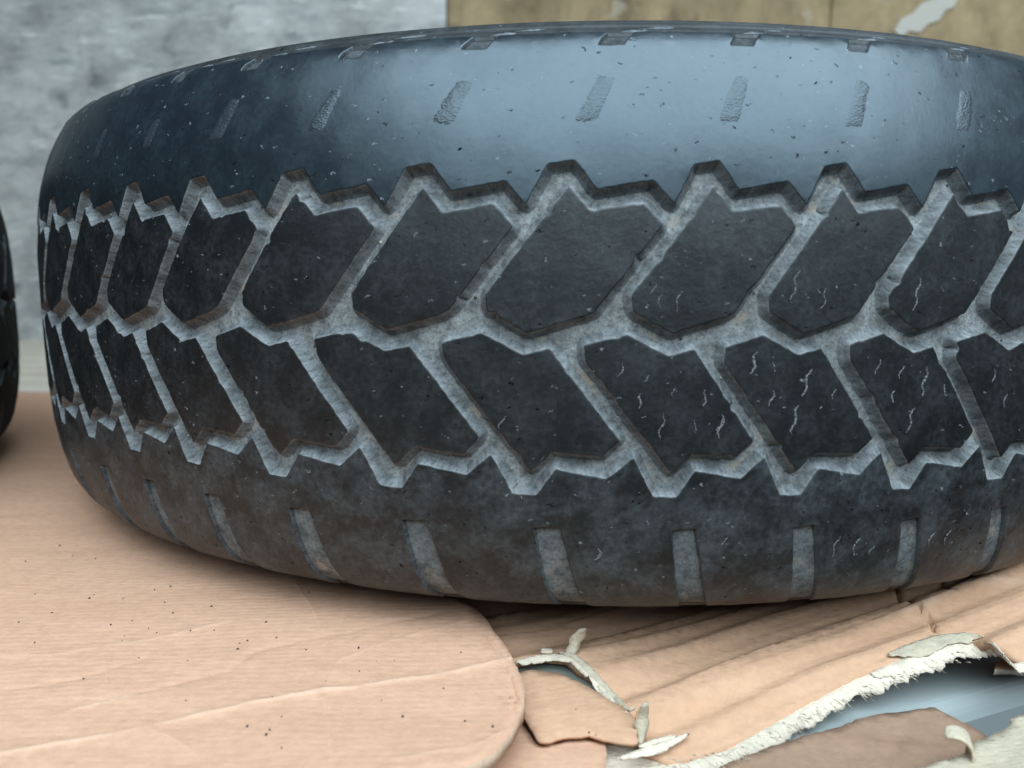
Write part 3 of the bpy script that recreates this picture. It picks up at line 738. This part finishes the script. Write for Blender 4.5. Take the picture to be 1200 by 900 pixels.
tag(trim, 'dark blue-black trim strip in front of the pale metal sill', 'trim')
ZF = -.1185
outF = A2([(780, 990), (820, 915), (860, 894), (905, 877), (943, 864), (985, 851), (1033, 838), (1075, 830), (1097, 829), (1128, 846), (1158, 862), (1150, 890), (1140, 990)], ZF)
cF = sheet('cardboard_flap', outF, ZF, lambda x, y: .0016*noise.noise(Vector((x*40, y*40, 1)))+.0012*noise.noise(Vector((x*110, y*110, 4))), CARD_C, .0028, .0025, [], edge_mat=CARD_C, jit=.0007)
tag(cF, 'dark brown scuffed cardboard flap lying over the metal sill', 'cardboard')
ZG = -.112
outG = A2([(1035, 925), (1077, 900), (1110, 888), (1133, 880), (1150, 867), (1172, 858), (1187, 848), (1194, 839), (1230, 838), (1260, 900), (1240, 1000), (1040, 1000)], ZG)
cG = sheet('torn_cardboard', outG, ZG, lambda x, y: .0012*noise.noise(Vector((x*60, y*60, 1)))+.0006*noise.noise(Vector((x*200, y*200, 2))), TORNC, .0024, .0022, [], edge_mat=TORN, jit=.0012)
tag(cG, 'cream torn cardboard with a curled tongue in the bottom right corner', 'cardboard')
g0 = at(1140, 884, ZG)
pth = [up_from(p, g0) for p in ((1137, 892), (1141, 880), (1139, 868), (1129, 859), (1116, 856), (1107, 858))]
V = []; F = []
for i, p in enumerate(pth):
    wv = .0035*(1-.55*i/len(pth))
    for s in (-1, 0, 1): V.append(p+np.array([.0008*s, wv*s, .0005*s]))
for i in range(len(pth)-1):
    for j in range(2): F.append((i*3+j, i*3+j+1, i*3+j+4, i*3+j+3))
o = mesh_obj('torn_tongue', V, F, TORNC, cG); o.modifiers.new('s', 'SUBSURF').levels = 2; o.modifiers['s'].render_levels = 2
sd = o.modifiers.new('t', 'SOLIDIFY'); sd.thickness = .0008
oH = A2([(1163, 785), (1172, 772), (1205, 764), (1260, 760), (1260, 784), (1205, 786), (1185, 783)], -.114)
cH = sheet('cardboard_scrap', oH, -.114, lambda x, y: .001*noise.noise(Vector((x*60, y*60, 7))), CARD_A, .002, .002, [], edge_mat=TORN, jit=.0006)
tag(cH, 'small cardboard scrap poking in at the right border below the torn edge', 'cardboard')

# ------------------------------------------------------------------ crumbs of rubber on the cardboard, loose grit
ico = []
CR = Mat('rubber_crumb').done((.02, .018, .016), .8)
V = []; F = []
spots = [(22, 730), (41, 697), (61, 718), (130, 733), (155, 728), (144, 701), (181, 691), (200, 687), (203, 719), (193, 706), (174, 737), (184, 742), (146, 746), (143, 752), (41, 755), (163, 771), (251, 739), (223, 740), (290, 751), (279, 761), (281, 754), (324, 748), (359, 761), (312, 730), (98, 796), (218, 822), (290, 851), (312, 861), (316, 855), (330, 877), (330, 840), (382, 797), (319, 817), (447, 816), (472, 835), (577, 846), (441, 772), (462, 771), (421, 784), (545, 839), (248, 711), (105, 701), (110, 697), (206, 664), (220, 775), (420, 758), (362, 694), (690, 858), (698, 861), (675, 830), (70, 640), (85, 652), (30, 660), (112, 655), (540, 760), (520, 800)]
for (px, py) in spots:
    c = at(px, py, ZC); s = random.uniform(.0002, .0006); zc = ZC+.0004+hA(c[0], c[1]); b0 = len(V)
    for k in range(6):
        a = k*math.pi/3+random.random()*.5; V.append((c[0]+s*random.uniform(.5, 1.3)*math.cos(a), c[1]+s*random.uniform(.5, 1.3)*math.sin(a), zc-.0002))
    V.append((c[0], c[1], zc+s*.8))
    for k in range(6): F.append((b0+k, b0+(k+1) % 6, b0+6))
tag(mesh_obj('rubber_crumbs', V, F, CR.copy() if False else CR, smooth=False), 'tiny dark rubber crumbs scattered over the flat cardboard', 'crumbs', kind='stuff')
# torn cut on the upper shoulder
B0 = pix_tread(436, 106, .3205), pix_tread(463, 96, .3205)
cx, cv = (B0[0][0]+B0[1][0])/2, (B0[0][1]+B0[1][1])/2
cut = [((cx-.0028)/mm, (cv-.0012)/mm), ((cx+.0)/mm, (cv-.0006)/mm), ((cx+.003)/mm, (cv+.0008)/mm), ((cx+.0026)/mm, (cv+.0018)/mm), ((cx-.0004)/mm, (cv+.0006)/mm)]
patch('rubber_cut', sh_up, cut, .00035, CR, bump=.0006)
# torn paper scrap stuck on the plywood
pp = [on_wall(x, y, YW-.004) for x, y in ((1048, 36), (1056, 22), (1070, 15), (1080, 4), (1096, -2), (1110, -8), (1124, -4), (1118, 8), (1108, 12), (1100, 24), (1088, 28), (1078, 38), (1066, 36), (1056, 43))]
pm = Mat('scrap_white').done((.42, .38, .33), .9)
V = [tuple(p) for p in pp]+[(p[0], p[1]+.0035, p[2]) for p in pp]; n = len(pp)
F = [tuple(range(n))]+[tuple(range(2*n-1, n-1, -1))]+[(i, i+n, (i+1) % n+n, (i+1) % n) for i in range(n)]
tag(mesh_obj('paper_scrap', V, F, pm, smooth=False), 'white torn paper scrap stuck on the brown plywood wall', 'paper')

S.cycles.use_denoising = True
S.cycles.max_bounces = 5; S.cycles.diffuse_bounces = 3; S.cycles.glossy_bounces = 2
